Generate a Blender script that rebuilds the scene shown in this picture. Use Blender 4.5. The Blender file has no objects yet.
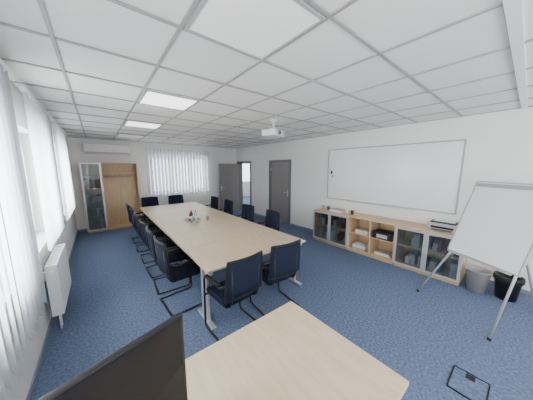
import bpy, bmesh, math, random
from mathutils import Vector, Matrix
random.seed(4)
C=bpy.context
# ------------------------------------------------------------------ materials
def mat(name,col,rough=.5,metal=0,bump=0,bscale=50,var=0,vscale=5,alpha=1,spec=.5,emit=None,estr=0,stretch=(1,1,1),col2=None,detail=4):
    m=bpy.data.materials.new(name); m.use_nodes=True
    nt=m.node_tree; b=nt.nodes['Principled BSDF']
    b.inputs['Base Color'].default_value=(*col,1); b.inputs['Roughness'].default_value=rough
    b.inputs['Metallic'].default_value=metal; b.inputs['Specular IOR Level'].default_value=spec
    b.inputs['Alpha'].default_value=alpha
    if emit: 
        b.inputs['Emission Color'].default_value=(*emit,1); b.inputs['Emission Strength'].default_value=estr
    tc=nt.nodes.new('ShaderNodeTexCoord'); mp=nt.nodes.new('ShaderNodeMapping')
    nt.links.new(tc.outputs['Object'],mp.inputs[0]); mp.inputs['Scale'].default_value=stretch
    if var or col2:
        n=nt.nodes.new('ShaderNodeTexNoise'); n.inputs['Scale'].default_value=vscale; n.inputs['Detail'].default_value=detail
        nt.links.new(mp.outputs[0],n.inputs['Vector'])
        r=nt.nodes.new('ShaderNodeValToRGB')
        c2=col2 if col2 else tuple(c*(1-var) for c in col)
        r.color_ramp.elements[0].position=.35; r.color_ramp.elements[0].color=(*c2,1)
        r.color_ramp.elements[1].position=.65; r.color_ramp.elements[1].color=(*col,1)
        nt.links.new(n.outputs['Fac'],r.inputs[0]); nt.links.new(r.outputs[0],b.inputs['Base Color'])
    if bump:
        n=nt.nodes.new('ShaderNodeTexNoise'); n.inputs['Scale'].default_value=bscale; n.inputs['Detail'].default_value=3
        nt.links.new(mp.outputs[0],n.inputs['Vector'])
        bp=nt.nodes.new('ShaderNodeBump'); bp.inputs['Strength'].default_value=bump; bp.inputs['Distance'].default_value=.01
        nt.links.new(n.outputs['Fac'],bp.inputs['Height']); nt.links.new(bp.outputs[0],b.inputs['Normal'])
    return m
def glassmat(name,tint=(.9,.95,.95),mixf=.12):
    m=bpy.data.materials.new(name); m.use_nodes=True; nt=m.node_tree; nt.nodes.clear()
    o=nt.nodes.new('ShaderNodeOutputMaterial'); t=nt.nodes.new('ShaderNodeBsdfTransparent'); g=nt.nodes.new('ShaderNodeBsdfGlossy')
    t.inputs[0].default_value=(*tint,1); g.inputs['Roughness'].default_value=.03
    x=nt.nodes.new('ShaderNodeMixShader'); x.inputs[0].default_value=mixf
    nt.links.new(t.outputs[0],x.inputs[1]); nt.links.new(g.outputs[0],x.inputs[2]); nt.links.new(x.outputs[0],o.inputs[0]); return m
def fabricblind(name):
    m=bpy.data.materials.new(name); m.use_nodes=True; nt=m.node_tree; nt.nodes.clear()
    o=nt.nodes.new('ShaderNodeOutputMaterial'); d=nt.nodes.new('ShaderNodeBsdfDiffuse'); t=nt.nodes.new('ShaderNodeBsdfTranslucent')
    d.inputs[0].default_value=(.70,.72,.76,1); t.inputs[0].default_value=(.66,.71,.8,1)
    x=nt.nodes.new('ShaderNodeMixShader'); x.inputs[0].default_value=.10
    nt.links.new(d.outputs[0],x.inputs[1]); nt.links.new(t.outputs[0],x.inputs[2]); nt.links.new(x.outputs[0],o.inputs[0]); return m
WALL=mat('wall_paint',(.865,.86,.84),.85,bump=.15,bscale=180)
CEIL=mat('ceiling_tile',(.86,.855,.845),.95,bump=.4,bscale=140,var=.03,vscale=160)
GRID=mat('ceiling_grid_metal',(.36,.36,.355),.5)
CARP=mat('carpet_blue',(.185,.24,.365),1,col2=(.10,.14,.235),vscale=42,detail=6,bump=.5,bscale=300,spec=.1)
SKIRT=mat('skirting_blue',(.22,.25,.33),.8)
BIRCH=mat('birch_laminate',(.72,.575,.395),.42,col2=(.66,.515,.335),vscale=6,stretch=(6,.8,6),spec=.4)
BIRCHY=mat('birch_cabinet',(.72,.53,.32),.45,col2=(.62,.44,.25),vscale=5,stretch=(6,6,.7))
EDGE=mat('wood_edge',(.55,.40,.22),.5)
SILV=mat('silver_steel',(.62,.62,.62),.35,.5)
BLKM=mat('black_frame_steel',(.03,.03,.035),.3,.5)
NAVY=mat('navy_mesh',(.018,.026,.052),.85,col2=(.008,.012,.026),vscale=260,spec=.2)
SEATM=mat('seat_fabric',(.012,.016,.03),.95,bump=.4,bscale=300,spec=.2)
BLKP=mat('black_plastic',(.015,.015,.017),.45,spec=.3)
SCREEN=mat('screen_black',(.014,.014,.016),.25,spec=.3)
WHT=mat('white_plastic',(.85,.85,.85),.4)
WHTB=mat('whiteboard_enamel',(.84,.85,.87),.22)
DOORG=mat('door_grey_laminate',(.27,.255,.25),.45,col2=(.24,.225,.22),vscale=4,stretch=(6,6,.5))
FRAMEG=mat('door_frame_grey',(.17,.17,.19),.45)
PVC=mat('window_pvc',(.85,.85,.86),.35)
GLASS=glassmat('window_glass',(.97,.98,.98),.05)
CGLASS=glassmat('cabinet_glass',(.78,.83,.84),.13)
BLIND=fabricblind('blind_fabric')
LAMP=mat('lamp_diffuser',(.95,.95,.95),.5,emit=(1,.99,.96),estr=2.4)
LAMPOFF=mat('lamp_diffuser_dim',(.9,.9,.9),.4,emit=(1,.99,.96),estr=.2)
PAPER=mat('paper',(.78,.78,.76),.8)
GREYP=mat('grey_plastic',(.40,.41,.42),.5)
BINC=mat('bin_grey',(.34,.33,.32),.5)
BLUEP=mat('blue_plastic',(.06,.11,.22),.4)
REDP=mat('red_binder',(.30,.07,.05),.5)
BEIGE=mat('beige_binder',(.5,.44,.33),.6)
ORNG=mat('orange_label',(.7,.2,.05),.5)
BROWN=mat('brown_glass',(.10,.04,.015),.1)
CLEARB=glassmat('bottle_clear',(.85,.9,.92),.25)

# ------------------------------------------------------------------ builder
def fillet(pts,r=.05,n=5):
    out=[Vector(pts[0])]
    for i in range(1,len(pts)-1):
        a,b,c=Vector(pts[i-1]),Vector(pts[i]),Vector(pts[i+1])
        d1=(a-b);d2=(c-b);rr=min(r,d1.length*.45,d2.length*.45)
        p=b+d1.normalized()*rr;q=b+d2.normalized()*rr
        for k in range(n+1):
            t=k/n; out.append(p*(1-t)**2+b*2*t*(1-t)+q*t*t)
    out.append(Vector(pts[-1])); return out
class B:
    def __init__(s): s.bm=bmesh.new(); s.mats=[]
    def mi(s,m):
        if m not in s.mats: s.mats.append(m)
        return s.mats.index(m)
    def box(s,x0,x1,y0,y1,z0,z1,m,bev=0,M=None):
        i=s.mi(m)
        r=bmesh.ops.create_cube(s.bm,size=1)
        vs=r['verts']
        for v in vs:
            v.co=Vector(((x0+x1)/2+v.co.x*(x1-x0),(y0+y1)/2+v.co.y*(y1-y0),(z0+z1)/2+v.co.z*(z1-z0)))
        fs=set(f for v in vs for f in v.link_faces)
        for f in fs: f.material_index=i
        if bev:
            es=list(set(e for v in vs for e in v.link_edges))
            r=bmesh.ops.bevel(s.bm,geom=es,offset=bev,segments=2,profile=.5,affect='EDGES')
            vs=list(set(v for f in r['faces'] for v in f.verts)|set(v for v in vs if v.is_valid))
            for f in r['faces']: f.material_index=i
        if M is not None:
            for v in vs: v.co=M@v.co
        return s
    def ring(s,c,t,r,n,ref,ry=None):
        t=t.normalized(); a=(ref-t*ref.dot(t))
        if a.length<1e-5: a=t.orthogonal()
        a.normalize(); b=t.cross(a)
        return [s.bm.verts.new(c+a*math.cos(2*math.pi*k/n)*r+b*math.sin(2*math.pi*k/n)*(ry or r)) for k in range(n)],a
    def tube(s,pts,r,m,n=8,closed=False,cap=True):
        i=s.mi(m); pts=[Vector(p) for p in pts]; rings=[]; ref=None
        N=len(pts)
        for k,p in enumerate(pts):
            if closed: t=(pts[(k+1)%N]-pts[k-1])
            else: t=pts[min(k+1,N-1)]-pts[max(k-1,0)]
            if ref is None: ref=t.orthogonal()
            rr=r[k] if isinstance(r,(list,tuple)) else r
            rg,ref=s.ring(p,t,rr,n,ref); rings.append(rg)
        pr=list(zip(rings,rings[1:]))
        if closed: pr.append((rings[-1],rings[0]))
        for A,Bb in pr:
            for k in range(n):
                f=s.bm.faces.new((A[k],A[(k+1)%n],Bb[(k+1)%n],Bb[k])); f.material_index=i; f.smooth=True
        if cap and not closed:
            for A in (rings[0][::-1],rings[-1]):
                f=s.bm.faces.new(A); f.material_index=i
        return s
    def lathe(s,c,prof,m,n=20,capb=True,capt=True):
        i=s.mi(m); rings=[]
        for (r,z) in prof:
            rings.append([s.bm.verts.new((c[0]+r*math.cos(2*math.pi*k/n),c[1]+r*math.sin(2*math.pi*k/n),c[2]+z)) for k in range(n)])
        for A,Bb in zip(rings,rings[1:]):
            for k in range(n):
                f=s.bm.faces.new((A[k],A[(k+1)%n],Bb[(k+1)%n],Bb[k])); f.material_index=i; f.smooth=True
        if capb: f=s.bm.faces.new(rings[0][::-1]); f.material_index=i
        if capt: f=s.bm.faces.new(rings[-1]); f.material_index=i
        return s
    def sheet(s,fn,nu,nv,m,thick=0,nrm=Vector((0,1,0))):
        i=s.mi(m)
        layers=[]
        for off in ([0] if not thick else [-thick/2,thick/2]):
            layers.append([[s.bm.verts.new(Vector(fn(u/nu,v/nv))+nrm*off) for v in range(nv+1)] for u in range(nu+1)])
        for L in layers:
            for u in range(nu):
                for v in range(nv):
                    f=s.bm.faces.new((L[u][v],L[u+1][v],L[u+1][v+1],L[u][v+1])); f.material_index=i; f.smooth=True
        if thick:
            a,b=layers
            def strip(p):
                for (u,v),(u2,v2) in zip(p,p[1:]):
                    f=s.bm.faces.new((a[u][v],a[u2][v2],b[u2][v2],b[u][v])); f.material_index=i
            strip([(u,0) for u in range(nu+1)]); strip([(u,nv) for u in range(nu+1)])
            strip([(0,v) for v in range(nv+1)]); strip([(nu,v) for v in range(nv+1)])
        return s
    def mesh(s,name):
        bmesh.ops.recalc_face_normals(s.bm,faces=s.bm.faces[:])
        me=bpy.data.meshes.new(name); s.bm.to_mesh(me); s.bm.free()
        for m in s.mats: me.materials.append(m)
        return me
    def done(s,name,loc=(0,0,0),rz=0):
        return put(s.mesh(name),name,loc,rz)
def put(me,name,loc=(0,0,0),rz=0):
    o=bpy.data.objects.new(name,me); C.scene.collection.objects.link(o); o.location=loc; o.rotation_euler=(0,0,rz); return o
R=math.radians
# ------------------------------------------------------------------ room
XL,XR,YB,YN,H=-.6,4.8,8.1,-2.4,2.7
def wall(name,axis,p0,p1,a0,a1,openings,z1=H):
    b=B(); a=a0
    def bx(u0,u1,q0,q1):
        if u1-u0<1e-4 or q1-q0<1e-4: return
        if axis=='y': b.box(p0,p1,u0,u1,q0,q1,WALL)
        else: b.box(u0,u1,p0,p1,q0,q1,WALL)
    for (o0,o1,q0,q1) in sorted(openings):
        bx(a,o0,0,z1); bx(o0,o1,0,q0); bx(o0,o1,q1,z1); a=o1
    bx(a,a1,0,z1)
    return b.done(name)
WINS=[(.9,2.4,.92,2.3),(2.75,4.35,.92,2.3),(5.0,6.6,.92,2.3)]
FILL_WINS=[(.2,1.8,.92,2.3),(2.5,4.1,.92,2.3)]  # unseen front-wall windows, added behind the camera to brighten the room
wall('wall_left','y',XL-.3,XL,YN,YB,[(-1.9,-.3,.92,2.3)]+WINS)
D1=(4.78,5.8,0,2.08); D2=(7.0,7.98,0,2.08)
wall('wall_right','y',XR,XR+.2,YN,YB,[D1,D2])
wall('wall_back','x',YB,YB+.3,XL-.3,XR+.2,[(1.4,3.5,.92,2.3)])
wall('wall_front','x',YN-.3,YN,XL-.3,XR+.2,FILL_WINS)
B().box(XL-.3,XR+.2,YN-.3,YB+.3,-.15,0,CARP).done('floor')
B().box(XL-.3,XR+.2,YN-.3,YB+.3,H,H+.15,CEIL).done('ceiling')
# adjoining corridor room behind the open door
b=B(); b.box(XR+.2,9.2,5.9,6.0,0,H,WALL); b.box(9.1,9.2,6.0,11.6,0,H,WALL)
b.box(XR+.2,6.0,11.5,11.6,0,H,WALL); b.box(6.0,9.1,11.5,11.6,0,1.0,WALL); b.box(6.0,9.1,11.5,11.6,2.2,H,WALL); b.box(8.3,9.1,11.5,11.6,1.0,2.2,WALL)
b.box(XR+.2,XR+.3,8.4,11.5,0,H,WALL)
b.done('wall_corridor')
B().box(XR+.2,9.2,5.9,11.6,-.15,0,CARP).done('floor_corridor')
B().box(XR+.2,9.2,5.9,11.6,H,H+.15,WALL).done('ceiling_corridor')
# ceiling T grid
g=B(); w=.011; zt=H; zb=H-.010
x=.48-.625; xs=[]
while x<XR: 
    xs.append(x); x+=.625
y=.81-.625*5; ys=[]
while y<YB: ys.append(y); y+=.625
xs=[x for x in xs if x>XL]; ys=[y for y in ys if y>YN]
for x in xs: g.box(x-w,x+w,YN,YB,zb,zt,GRID)
for y in ys: g.box(XL,XR,y-w,y+w,zb-.0004,zt,GRID)
for (a,bb) in ((XL,XL+.025),(XR-.025,XR)): g.box(a,bb,YN,YB,zb,zt,GRID)
g.box(XL,XR,YB-.025,YB,zb,zt,GRID); g.box(XL,XR,YN,YN+.025,zb,zt,GRID)
g.box(XL+.03,XR-.03,.13,.19,H-.02,H,WHT)
g.done('trim_1')
# skirting
def skirt(name,segs):
    b=B()
    for s in segs: b.box(*s,0,.06,SKIRT)
    b.done(name)
skirt('baseboard_left',[(XL,XL+.012,YN,YB)])
skirt('baseboard_right',[(XR-.012,XR,YN,D1[0]-.07),(XR-.012,XR,D1[1]+.07,D2[0]-.07),(XR-.012,XR,D2[1]+.07,YB)])
skirt('baseboard_back',[(XL+.012,XR-.012,YB-.012,YB)])
skirt('baseboard_front',[(XL+.012,XR-.012,YN,YN+.012)])
# ceiling lamps; the unseen ones behind the camera are added as fill
for lx in (.48,2.98):
    for ly in ((.81,2.685,4.56,6.435,-1.065) if lx<1 else (-1.69,)):
        x0,x1,y0,y1=lx+.015,lx+.61,ly+.015,ly+.61
        b=B(); t=.02; lm=LAMPOFF if (ly==.81 or ly==6.435) else LAMP
        b.box(x0+t,x1-t,y0+t,y1-t,H-.016,H-.0105,lm)
        for s in ((x0,x1,y0,y0+t),(x0,x1,y1-t,y1),(x0,x0+t,y0+t,y1-t),(x1-t,x1,y0+t,y1-t)): b.box(*s,H-.022,H-.0105,GREYP)
        b.done('ceiling_lamp')
# windows
def window(name,axis,p,a0,a1,z0,z1,n,side):
    b=B(); d=.035
    def bx(u0,u1,q0,q1,m,dd=d,off=0):
        if axis=='y': b.box(p-dd+off,p+dd+off,u0,u1,q0,q1,m)
        else: b.box(u0,u1,p-dd+off,p+dd+off,q0,q1,m)
    f=.06
    bx(a0,a1,z0,z0+f,PVC); bx(a0,a1,z1-f,z1,PVC); bx(a0,a0+f,z0+f,z1-f,PVC); bx(a1-f,a1,z0+f,z1-f,PVC)
    wd=(a1-a0-2*f)/n
    for i in range(n):
        u0=a0+f+i*wd; u1=u0+wd; s=.065; o=.02*side
        if i: bx(u0-.02,u0+.02,z0+f,z1-f,PVC)
        e=.004
        bx(u0+e,u1-e,z0+f,z0+f+s,PVC,d,o); bx(u0+e,u1-e,z1-f-s,z1-f,PVC,d,o)
        bx(u0+e,u0+s,z0+f+s,z1-f-s,PVC,d,o); bx(u1-s,u1-e,z0+f+s,z1-f-s,PVC,d,o)
        bx(u0+s,u1-s,z0+f+s,z1-f-s,GLASS,.004,0)
        hu=u1-s/2 if i==0 else u0+s/2
        zc=(z0+z1)/2-.1
        bx(hu-.012,hu+.012,zc-.03,zc+.03,SILV,.01,side*(d+.03)); bx(hu-.01,hu+.01,zc-.11,zc+.01,SILV,.008,side*(d+.05))
    q0,q1=sorted((p+side*.036,p+side*(.2+.03)))
    if axis=='y': b.box(q0,q1,a0+.002,a1-.002,z0+.001,z0+.026,PVC)
    else: b.box(a0+.002,a1-.002,q0,q1,z0+.001,z0+.026,PVC)
    b.done(name)
for i,(a0,a1,z0,z1) in enumerate(WINS): window(f'window_{i+1}','y',XL-.2,a0,a1,z0,z1,2,1)
window('window_5','y',XL-.2,-1.9,-.3,.92,2.3,2,1)
window('window_4','x',YB+.2,1.4,3.5,.92,2.3,3,-1)
for i,(a0,a1,z0,z1) in enumerate(FILL_WINS): window(f'window_{i+6}','x',YN-.2,a0,a1,z0,z1,2,1)
# daylight entering through every window opening, the added front ones included
def daylight(x,y,z,sx,sz,rot,P):
    l=bpy.data.lights.new('daylight','AREA'); l.shape='RECTANGLE'; l.size=sx; l.size_y=sz; l.energy=P; l.color=(1,.99,.97)
    o=bpy.data.objects.new('daylight',l); C.scene.collection.objects.link(o); o.location=(x,y,z); o.rotation_euler=rot
for (a0,a1,z0,z1) in WINS+[(-1.9,-.3,.92,2.3)]: daylight(XL-.45,(a0+a1)/2,1.61,1.6,1.4,(R(90),0,R(-90)),145)
daylight(2.45,YB+.45,1.61,2.1,1.4,(R(90),0,R(180)),90)
for (a0,a1,z0,z1) in FILL_WINS: daylight((a0+a1)/2,YN-.45,1.61,1.6,1.4,(R(90),0,0),110)  # fill light sent in through the added front openings
daylight(7.1,11.9,1.6,2.2,1.3,(R(90),0,R(180)),150)

def blind(axis,p,a0,a1,z0,z1,ang,side,pitch=.112,sw=.108):
    b=B(); i=b.mi(BLIND)
    if axis=='y': b.box(p-.022,p+.022,a0,a1,z1,z1+.035,WHT)
    else: b.box(a0,a1,p-.022,p+.022,z1,z1+.035,WHT)
    a=a0+.06
    while a<a1-.04:
        an=ang+random.uniform(-.06,.06); c,s=math.cos(an)*sw/2,math.sin(an)*sw/2
        N=6; cols=[]
        for k in range(N+1):
            t=-1+2*k/N; bow=.006*(1-t*t)
            u=a+c*t-bow*math.sin(an); v=p+s*t+bow*math.cos(an)
            P=(lambda z:(v,u,z)) if axis=='y' else (lambda z:(u,v,z))
            cols.append((b.bm.verts.new(P(z0)),b.bm.verts.new(P(z1))))
        for q,r in zip(cols,cols[1:]):
            f=b.bm.faces.new((q[0],r[0],r[1],q[1])); f.material_index=i; f.smooth=True
        a+=pitch
    b.done('vertical_blind')
PB=XL+.11
blind('y',PB,1.15,2.80,.62,2.6,-.46,1)
blind('y',PB,3.2,4.75,.93,2.6,-.40,1)
blind('y',PB,4.95,7.0,.93,2.6,-.38,1)
blind('y',PB,-2.1,-.1,.62,2.6,1.1,1)
blind('x',YB-.1,1.28,3.6,.86,2.5,.5,-1)
# radiator
def radiator(x0,y0,y1,z0,z1):
    b=B(); d=.10
    b.box(x0,x0+d,y0,y1,z0,z1,WHT,.006)
    n=int((y1-y0)/.05)
    for k in range(n):
        y=y0+.03+k*(y1-y0-.06)/(n-1); b.box(x0+d,x0+d+.004,y-.012,y+.012,z0+.03,z1-.03,WHT)
    for k in range(12):
        y=y0+.05+k*(y1-y0-.1)/11; b.box(x0+.015,x0+d-.015,y-.01,y+.01,z1,z1+.004,GREYP)
    b.tube([(x0+.05,y0+.06,z0),(x0+.05,y0+.06,.0)],.009,WHT); b.tube([(x0+.05,y0+.12,z0),(x0+.05,y0+.12,.0)],.009,WHT)
    b.tube([(x0+.05,y0,z1-.08),(x0+.05,y0-.07,z1-.08)],[.018,.022],WHT,12)
    b.box(XL+.001,x0,y0+.1,y0+.14,z1-.2,z1-.1,WHT); b.box(XL+.001,x0,y1-.14,y1-.1,z1-.2,z1-.1,WHT)
    b.done('radiator')
radiator(XL+.06,3.15,4.0,.2,.8)

# ------------------------------------------------------------------ doors
def frame(b,D,x1):
    y0,y1,z0,z1=D; e=.001
    b.box(XR,x1,y0+e,y0+.05,0.001,z1-e,FRAMEG); b.box(XR,x1,y1-.05,y1-e,0.001,z1-e,FRAMEG); b.box(XR,x1,y0+.05,y1-.05,z1-.05,z1-e,FRAMEG)
    b.box(XR-.015,XR-.001,y0-.04,y0+.05,0.001,z1+.04,FRAMEG); b.box(XR-.015,XR-.001,y1-.05,y1+.04,0.001,z1+.04,FRAMEG); b.box(XR-.015,XR-.001,y0+.05,y1-.05,z1-.05,z1+.04,FRAMEG)
b=B(); y0,y1,z0,z1=D1; frame(b,D1,XR+.12)
b.box(XR+.02,XR+.06,y0+.053,y1-.053,.006,z1-.053,DOORG)
for z in (.25,1.8): b.tube([(XR+.01,y1-.055,z-.05),(XR+.01,y1-.055,z+.05)],.009,SILV)
x=XR+.02; y=y0+.12
b.box(x-.006,x,y-.02,y+.02,.93,1.13,SILV); b.tube(fillet([(x,y,1.06),(x-.06,y,1.06),(x-.06,y+.13,1.06)],.02),.009,SILV)
b.done('door_1')
b=B(); y0,y1,z0,z1=D2; frame(b,D2,XR+.199)
b.box(XR-.92,XR-.02,y1-.09,y1-.05,.008,z1-.053,DOORG)
for s in (-1,1):
    yy=y1-.07+s*.02
    b.tube(fillet([(XR-.85,yy,1.06),(XR-.85,yy+s*.05,1.06),(XR-.73,yy+s*.05,1.06)],.02),.009,SILV)
    a_,c_=sorted((yy,yy+s*.006)); b.box(XR-.87,XR-.83,a_,c_,.93,1.13,SILV)
for z in (.25,1.8): b.tube([(XR-.015,y1-.07,z-.05),(XR-.015,y1-.07,z+.05)],.01,SILV)
b.done('door_2')

# ------------------------------------------------------------------ tables
TZ=.74
def tleg(b,x,y,l=.22):
    b.box(x-.03,x+.03,y-l,y+l,0,.028,SILV,.008)
    b.box(x-.014,x+.014,y-.09,y-.03,.028,.66,SILV,.004); b.box(x-.014,x+.014,y+.03,y+.09,.028,.66,SILV,.004)
    b.box(x-.02,x+.02,y-l*.9,y+l*.9,.66,.69,SILV)
b=B(); TX0,TX1=.83,2.43
for k in range(6):
    y0=2.06+.8*k
    b.box(TX0,TX1,y0+.0015,y0+.7985,TZ-.025,TZ,BIRCH,.003)
for y,xi in ((2.30,.06),(3.9,.36),(5.3,.36),(6.62,.06)):
    tleg(b,TX0+xi,y); tleg(b,TX1-xi,y)
for x in (TX0+.4,TX1-.4): b.box(x-.02,x+.02,2.2,6.7,TZ-.065,TZ-.026,SILV)
b.done('conference_table')
b=B(); b.box(-.40,1.18,.27,1.14,TZ-.025,TZ,BIRCH,.003)
tleg(b,-.33,.69,.36); tleg(b,1.08,.69,.36); b.box(-.30,1.06,.68,.72,TZ-.065,TZ-.026,SILV)
b.done('office_desk')
# monitor
b=B()
b.box(-.28,.28,-.012,.012,.06,.50,BLKP,.004); b.box(-.268,.268,-.0135,-.0115,.09,.488,SCREEN)
b.box(-.15,.15,.012,.045,.15,.4,BLKP,.01); b.box(-.03,.03,.045,.06,.014,.32,BLKP); b.box(-.12,.12,-.04,.14,0,.015,BLKP,.005)
b.done('computer_monitor',(-.046,.779,TZ+.001),R(16.8))

# ------------------------------------------------------------------ chair
def chair_mesh():
    b=B(); r=.0115
    for s in (-1,1):
        b.tube(fillet([(s*.245,-.24,r),(s*.245,.22,r),(s*.245,.20,.655),(s*.245,-.17,.655),(s*.235,-.225,.70)],.06),r,BLKM)
        b.box(s*.245-.022,s*.245+.022,-.13,.16,.664,.684,BLKP,.008)
        b.tube(fillet([(s*.17,.16,.425),(s*.17,-.2,.42),(s*.17,-.245,.52),(s*.17,-.262,.86)],.06),.010,BLKM)
        b.tube([(s*.245,.205,.42),(s*.16,.19,.42)],.010,BLKM)
    b.tube([(-.245,-.24,r),(.245,-.24,r)],r,BLKM); b.tube([(-.245,.205,.42),(.245,.205,.42)],.010,BLKM)
    b.box(-.22,.22,-.20,.23,.43,.485,SEATM,.02)
    def P(u,v):
        x=(u-.5)*(.47-.04*v); z=.54+.41*v
        return (x,-.262-.03*v+.035*(abs(u-.5)*2)**2,z)
    b.sheet(P,10,6,NAVY,.012)
    edge=[P(u/10,0) for u in range(11)]+[P(1,v/6) for v in range(1,7)]+[P(u/10,1) for u in range(9,-1,-1)]+[P(0,v/6) for v in range(5,0,-1)]
    b.tube(edge,.013,BLKP,8,closed=True)
    return b.mesh('conference_chair')
CH=chair_mesh()
chairs=[(1.09,1.98,4),(1.73,2.0,-5)]
chairs+=[(.79,y,-90+a) for y,a in ((2.85,4),(3.45,-3),(4.05,3),(4.75,0),(5.45,-2),(6.15,2))]
chairs+=[(2.55,y,90+a) for y,a in ((3.3,-3),(4.2,4),(5.2,0),(6.1,2))]
chairs+=[(1.2,7.02,180),(1.95,7.02,176)]
for x,y,a in chairs: put(CH,'conference_chair',(x,y,.0005),R(a))

# ------------------------------------------------------------------ table items
b=B(); b.lathe((0,0,0),[(.15,0),(.17,.02),(.165,.02),(.15,.006)],GREYP,24); b.done('serving_tray',(1.53,4.45,TZ+.001))
def bottle(x,y,m,h=.24,cap=BLUEP):
    b=B(); b.lathe((0,0,0),[(.03,0),(.033,.01),(.033,h*.55),(.028,h*.68),(.013,h*.82),(.012,h*.93)],m,16)
    b.lathe((0,0,0),[(.0335,h*.2),(.0335,h*.45)],PAPER,16,False,False); b.lathe((0,0,h*.93),[(.014,0),(.014,h*.07)],cap,12)
    b.done('drink_bottle',(x,y,TZ+.008))
for x,y,m,c in ((1.47,4.42,BROWN,ORNG),(1.57,4.40,CLEARB,BLUEP),(1.52,4.52,BROWN,ORNG),(1.61,4.5,CLEARB,BLUEP)): bottle(x,y,m,.2,c)
for x,y in ((1.75,4.2),(1.42,4.2),(1.5,4.12)):
    b=B(); b.lathe((0,0,0),[(.022,0),(.032,.09),(.03,.09),(.02,.004)],CLEARB,16,True,True); b.done('drinking_glass',(x,y,TZ+.001))

# ------------------------------------------------------------------ sideboard
SX0,SX1=4.26,4.76; SY=[.50,1.46,2.42,3.38]; SH=.80
b=B()
for k in range(3):
    y0,y1=SY[k],SY[k+1]; e=.001
    b.box(SX0+.02,SX1,y0+e,y0+.02,.06,SH-.022,BIRCHY); b.box(SX0+.02,SX1,y1-.02,y1-e,.06,SH-.022,BIRCHY)
    b.box(SX0+.02,SX1,y0+.02,y1-.02,.06,.08,BIRCHY); b.box(SX1-.01,SX1,y0+.02,y1-.02,.08,SH-.022,BIRCHY)
    b.box(SX0+.04,SX1-.01,y0+.02,y1-.02,.42,.44,BIRCHY)
    b.box(SX0+.04,SX1,y0+.01,y1-.01,0,.06,EDGE)
    if k!=1:
        ym=(y0+y1)/2
        for (a,c) in ((y0+.004,ym-.002),(ym+.002,y1-.004)):
            f=.035; z0,z1=.065,SH-.026
            b.box(SX0,SX0+.019,a,c,z0,z0+f,SILV); b.box(SX0,SX0+.019,a,c,z1-f,z1,SILV)
            b.box(SX0,SX0+.019,a,a+f,z0+f,z1-f,SILV); b.box(SX0,SX0+.019,c-f,c,z0+f,z1-f,SILV)
            b.box(SX0+.007,SX0+.012,a+f,c-f,z0+f,z1-f,CGLASS)
        b.tube([(SX0-.02,ym-.02,.36),(SX0-.02,ym-.02,.5)],.006,SILV); b.tube([(SX0-.02,ym+.02,.36),(SX0-.02,ym+.02,.5)],.006,SILV)
    else:
        b.box(SX0+.03,SX1-.01,(y0+y1)/2-.01,(y0+y1)/2+.01,.08,SH-.022,BIRCHY)
b.box(SX0-.005,SX1,SY[0],SY[3],SH-.022,SH,BIRCHY,.003)
for k in (0,2):
    for zz in (.08,.44):
        y=SY[k]+.06
        while y<SY[k+1]-.16:
            w_=random.uniform(.03,.09); h_=random.uniform(.10,.26)
            b.box(SX0+.14,SX1-.06,y,y+w_,zz,zz+h_,random.choice([PAPER,GREYP,BEIGE,GREYP,BLUEP,REDP,PAPER])); y+=w_+random.choice([.003,.05,.12])
b.done('glass_door_sideboard')
b=B(); b.box(-.15,.15,-.19,.19,.0,.14,BLKP,.012); b.box(-.153,-.149,-.1,.1,.03,.1,SILV); b.tube(fillet([(-.06,-.12,.14),(-.06,-.12,.18),(-.06,.12,.18),(-.06,.12,.14)],.03),.008,BLKP); b.done('black_case',(4.44,1.70,.441))
def bookstack(x,y,z,n,w=.2,d=.28):
    b=B(); zz=0
    for i in range(n):
        h=random.uniform(.008,.03); o=random.uniform(-.012,.012)
        b.box(-w/2+o,w/2+o,-d/2-o,d/2-o,zz,zz+h,random.choice([PAPER,BEIGE,GREYP,WHT,PAPER])); zz+=h+.0005
    b.done('paper_stack',(x,y,z))
bookstack(4.46,2.15,.441,5); bookstack(4.46,1.70,.081,4); bookstack(4.44,2.18,.081,7)
bookstack(4.5,2.85,SH+.001,3,.22,.3)
b=B(); b.box(-.15,.15,-.2,.2,0,.13,GREYP,.012); b.box(-.12,.13,-.17,.17,.13,.145,BLKP,.004); b.box(-.19,-.12,-.13,.13,.02,.03,BLKP); b.box(-.153,-.149,-.15,.15,.045,.08,BLKP); b.box(-.05,.12,-.14,.14,.145,.152,PAPER)
b.done('printer',(4.55,.82,SH+.001))
for i,(x,y,c) in enumerate(((4.5,3.26,GREYP),(4.52,3.12,BLUEP),(4.48,2.58,WHT),(4.48,2.45,BROWN))):
    b=B(); b.lathe((0,0,0),[(.033,0),(.038,.09),(.035,.09),(.03,.006)],c,16); b.tube(fillet([(.036,0,.07),(.062,0,.07),(.062,0,.025),(.035,0,.025)],.015),.004,c,6); b.done('coffee_mug',(x,y,SH+.001))

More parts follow.
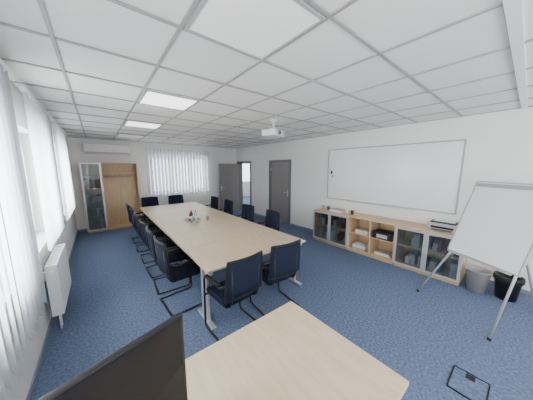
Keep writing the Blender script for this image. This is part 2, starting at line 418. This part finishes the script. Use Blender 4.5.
# ------------------------------------------------------------------ whiteboard on wall
b=B(); wy0,wy1,wz0,wz1=.72,3.36,1.05,2.32; f=.022
b.box(XR-.022,XR-.008,wy0+f,wy1-f,wz0+f,wz1-f,WHTB)
for s in ((wy0,wy1,wz0,wz0+f),(wy0,wy1,wz1-f,wz1),(wy0,wy0+f,wz0+f,wz1-f),(wy1-f,wy1,wz0+f,wz1-f)): b.box(XR-.03,XR-.004,*s,GREYP)
b.box(XR-.09,XR-.03,wy0+.6,wy1-.6,wz0-.005,wz0+.008,SILV)
b.box(XR-.03,XR-.022,3.22,3.27,1.7,1.78,BLKP,.003); b.box(XR-.03,XR-.022,3.19,3.22,1.62,1.66,BLKP,.003)
b.done('wall_whiteboard')
for (y,z) in ((4.6,1.1),(4.45,.3),(3.6,.9)):
    b=B(); b.box(XR-.012,XR-.001,y-.04,y+.04,z-.04,z+.04,WHT,.004); b.box(XR-.016,XR-.011,y-.025,y+.025,z-.025,z+.025,WHT,.002); b.done('light_switch')

# ------------------------------------------------------------------ flipchart
b=B()
TL=Vector((3.9,.42,1.67)); BL=Vector((3.62,.575,.77)); rt=Vector((-.52,-.853,0)).normalized()*.72
TR=TL+rt; BR=BL+rt
up=(TL-BL).normalized(); n=rt.normalized().cross(up).normalized()
if n.x>0: n=-n
W=rt.length; L=(TL-BL).length
M=Matrix.Identity(4)
for r_ in range(3):
    M[r_][0]=rt.normalized()[r_]; M[r_][1]=up[r_]; M[r_][2]=n[r_]; M[r_][3]=BL[r_]
b.box(0,W,0,L,-.02,0,WHTB,0,M)
for s in ((-.012,0,-.012,L+.012),(W,W+.012,-.012,L+.012),(0,W,-.012,0),(0,W,L,L+.012)): b.box(*s,-.024,.006,GREYP,0,M)
b.box(.02,W-.02,L-.06,L-.02,0,.02,GREYP,0,M); b.box(.04,W-.04,-.03,-.012,0,.06,GREYP,0,M)
FL=Vector((3.64,.86,.01)); FR=Vector((3.157,.07,.01)); back=-n*.035; FB=Vector((4.2,-.26,.012))
b.tube([FL,BL+back+rt*.04+up*.02,TL+back+rt*.2-up*.05],.013,SILV,10); b.tube([FR,BR+back-rt*.04+up*.02,TR+back-rt*.2-up*.05],.013,SILV,10)
b.tube([FB,(TL+TR)/2+back*2-up*.1],.013,SILV,10); b.tube([TL+back+rt*.2-up*.05,TR+back-rt*.2-up*.05],.013,SILV)
for p in (FL,FR,FB): b.lathe((p.x,p.y,0),[(.02,0),(.016,.03)],BLKP,10)
b.done('flipchart_easel')
def bin_(name,x,y,m,liner):
    b=B(); b.lathe((0,0,0),[(.105,0),(.14,.32),(.148,.325),(.148,.335),(.136,.335),(.1,.008)],m,28,True,True)
    if liner:
        b.lathe((0,0,0),[(.149,.27),(.156,.31),(.151,.342),(.13,.342),(.12,.2)],BLKP,18,False,True)
    b.done(name,(x,y,.0005))
bin_('waste_bin',4.36,.32,BINC,0); bin_('waste_bin',4.42,.02,BLKP,2)
b=B(); b.box(-.14,.14,-.11,.11,0,.006,CARP); 
for s in ((-.15,.15,-.12,-.11),(-.15,.15,.11,.12),(-.15,-.14,-.11,.11),(.14,.15,-.11,.11)): b.box(*s,0,.009,BLKP)
b.box(.07,.13,-.03,.03,.006,.01,BLKP); b.done('floor_outlet_box',(2.32,.12,0))

# ------------------------------------------------------------------ projector
b=B()
b.lathe((0,0,.262),[(.05,0),(.06,.02),(.06,.03)],WHT,20); b.tube([(0,0,.14),(0,0,.27)],.018,WHT,12)
b.box(-.1,.1,-.03,.03,.125,.14,WHT,.003)
b.box(-.19,.19,-.14,.14,0,.11,WHT,.02); 
b.tube([(.07,.13,.055),(.07,.17,.055)],[.045,.04],GREYP,20); b.tube([(.07,.169,.055),(.07,.173,.055)],.032,BLKP,20)
for k in range(6): b.box(-.15+k*.012,-.144+k*.012,.138,.142,.02,.09,GREYP)
for sx in (-.08,.08): b.tube([(sx,0,.1),(sx,0,.13)],.008,WHT)
b.done('ceiling_projector',(2.55,2.98,H-.293),R(200))

# ------------------------------------------------------------------ air conditioner
b=B(); b.box(0,1.1,-.2,0,0,.29,WHT,.02); b.box(.03,1.07,-.205,-.1,.015,.05,GREYP); b.box(.02,1.08,-.204,-.199,.06,.063,GREYP); b.tube([(1.05,-.06,.14),(1.15,-.06,.14),(1.15,-.03,.14)],.02,WHT)
b.done('air_conditioner',(-.24,YB-.002,2.26))

# ------------------------------------------------------------------ wardrobe + glass cabinet
yf,yb=YB-.43,YB-.02
def case(b,x0,x1,h):
    b.box(x0,x0+.02,yf,yb,.05,h,BIRCHY); b.box(x1-.02,x1,yf,yb,.05,h,BIRCHY)
    b.box(x0+.02,x1-.02,yf,yb,.05,.07,BIRCHY); b.box(x0+.02,x1-.02,yf,yb,h-.02,h,BIRCHY); b.box(x0+.02,x1-.02,yb-.01,yb,.07,h-.02,BIRCHY)
    b.box(x0+.01,x1-.01,yf+.03,yb,0,.05,EDGE)
b=B(); x0,x1,h=0,.46,2.0
case(b,x0,x1,h)
for z in (.45,.85,1.25,1.62): b.box(x0+.02,x1-.02,yf+.02,yb-.01,z,z+.018,BIRCHY)
f=.04
b.box(x0,x1,yf-.02,yf-.001,.06,.06+f,SILV); b.box(x0,x1,yf-.02,yf-.001,h-f,h,SILV); b.box(x0,x0+f,yf-.02,yf-.001,.06+f,h-f,SILV); b.box(x1-f,x1,yf-.02,yf-.001,.06+f,h-f,SILV)
b.box(x0+f,x1-f,yf-.013,yf-.008,.06+f,h-f,CGLASS); b.tube([(x1-.02,yf-.04,.95),(x1-.02,yf-.04,1.1)],.006,SILV)
for z in (.07,.468,.868,1.268):
    x=x0+.04
    while x<x1-.12:
        w_=random.uniform(.03,.08); b.box(x,x+w_,yf+.08,yb-.04,z,z+random.uniform(.15,.3),random.choice([PAPER,WHT,GREYP,BEIGE,BIRCHY])); x+=w_+random.choice([.003,.07])
b.done('glass_door_cabinet',(-.36,0,0))
b=B(); case(b,0,.88,2.0)
b.box(.02,.86,yf+.02,yb-.01,1.68,1.70,BIRCHY); b.tube([(.02,YB-.22,1.6),(.86,YB-.22,1.6)],.012,SILV)
b.box(.43,.45,yb-.03,yb-.01,.07,1.68,BIRCHY)
b.done('open_wardrobe',(.105,0,0))

# ------------------------------------------------------------------ world + camera
w=bpy.data.worlds.new('sky'); C.scene.world=w; w.use_nodes=True
w.node_tree.nodes['Background'].inputs[0].default_value=(.92,.96,1,1); w.node_tree.nodes['Background'].inputs[1].default_value=4
cd=bpy.data.cameras.new('camera'); cam=bpy.data.objects.new('camera',cd); C.scene.collection.objects.link(cam)
cam.location=(0,0,1.85); cam.rotation_euler=(R(90-8.66),0,R(-38.7)); cd.sensor_fit='HORIZONTAL'; cd.sensor_width=36; cd.lens=14.18; cd.clip_start=.02
C.scene.camera=cam
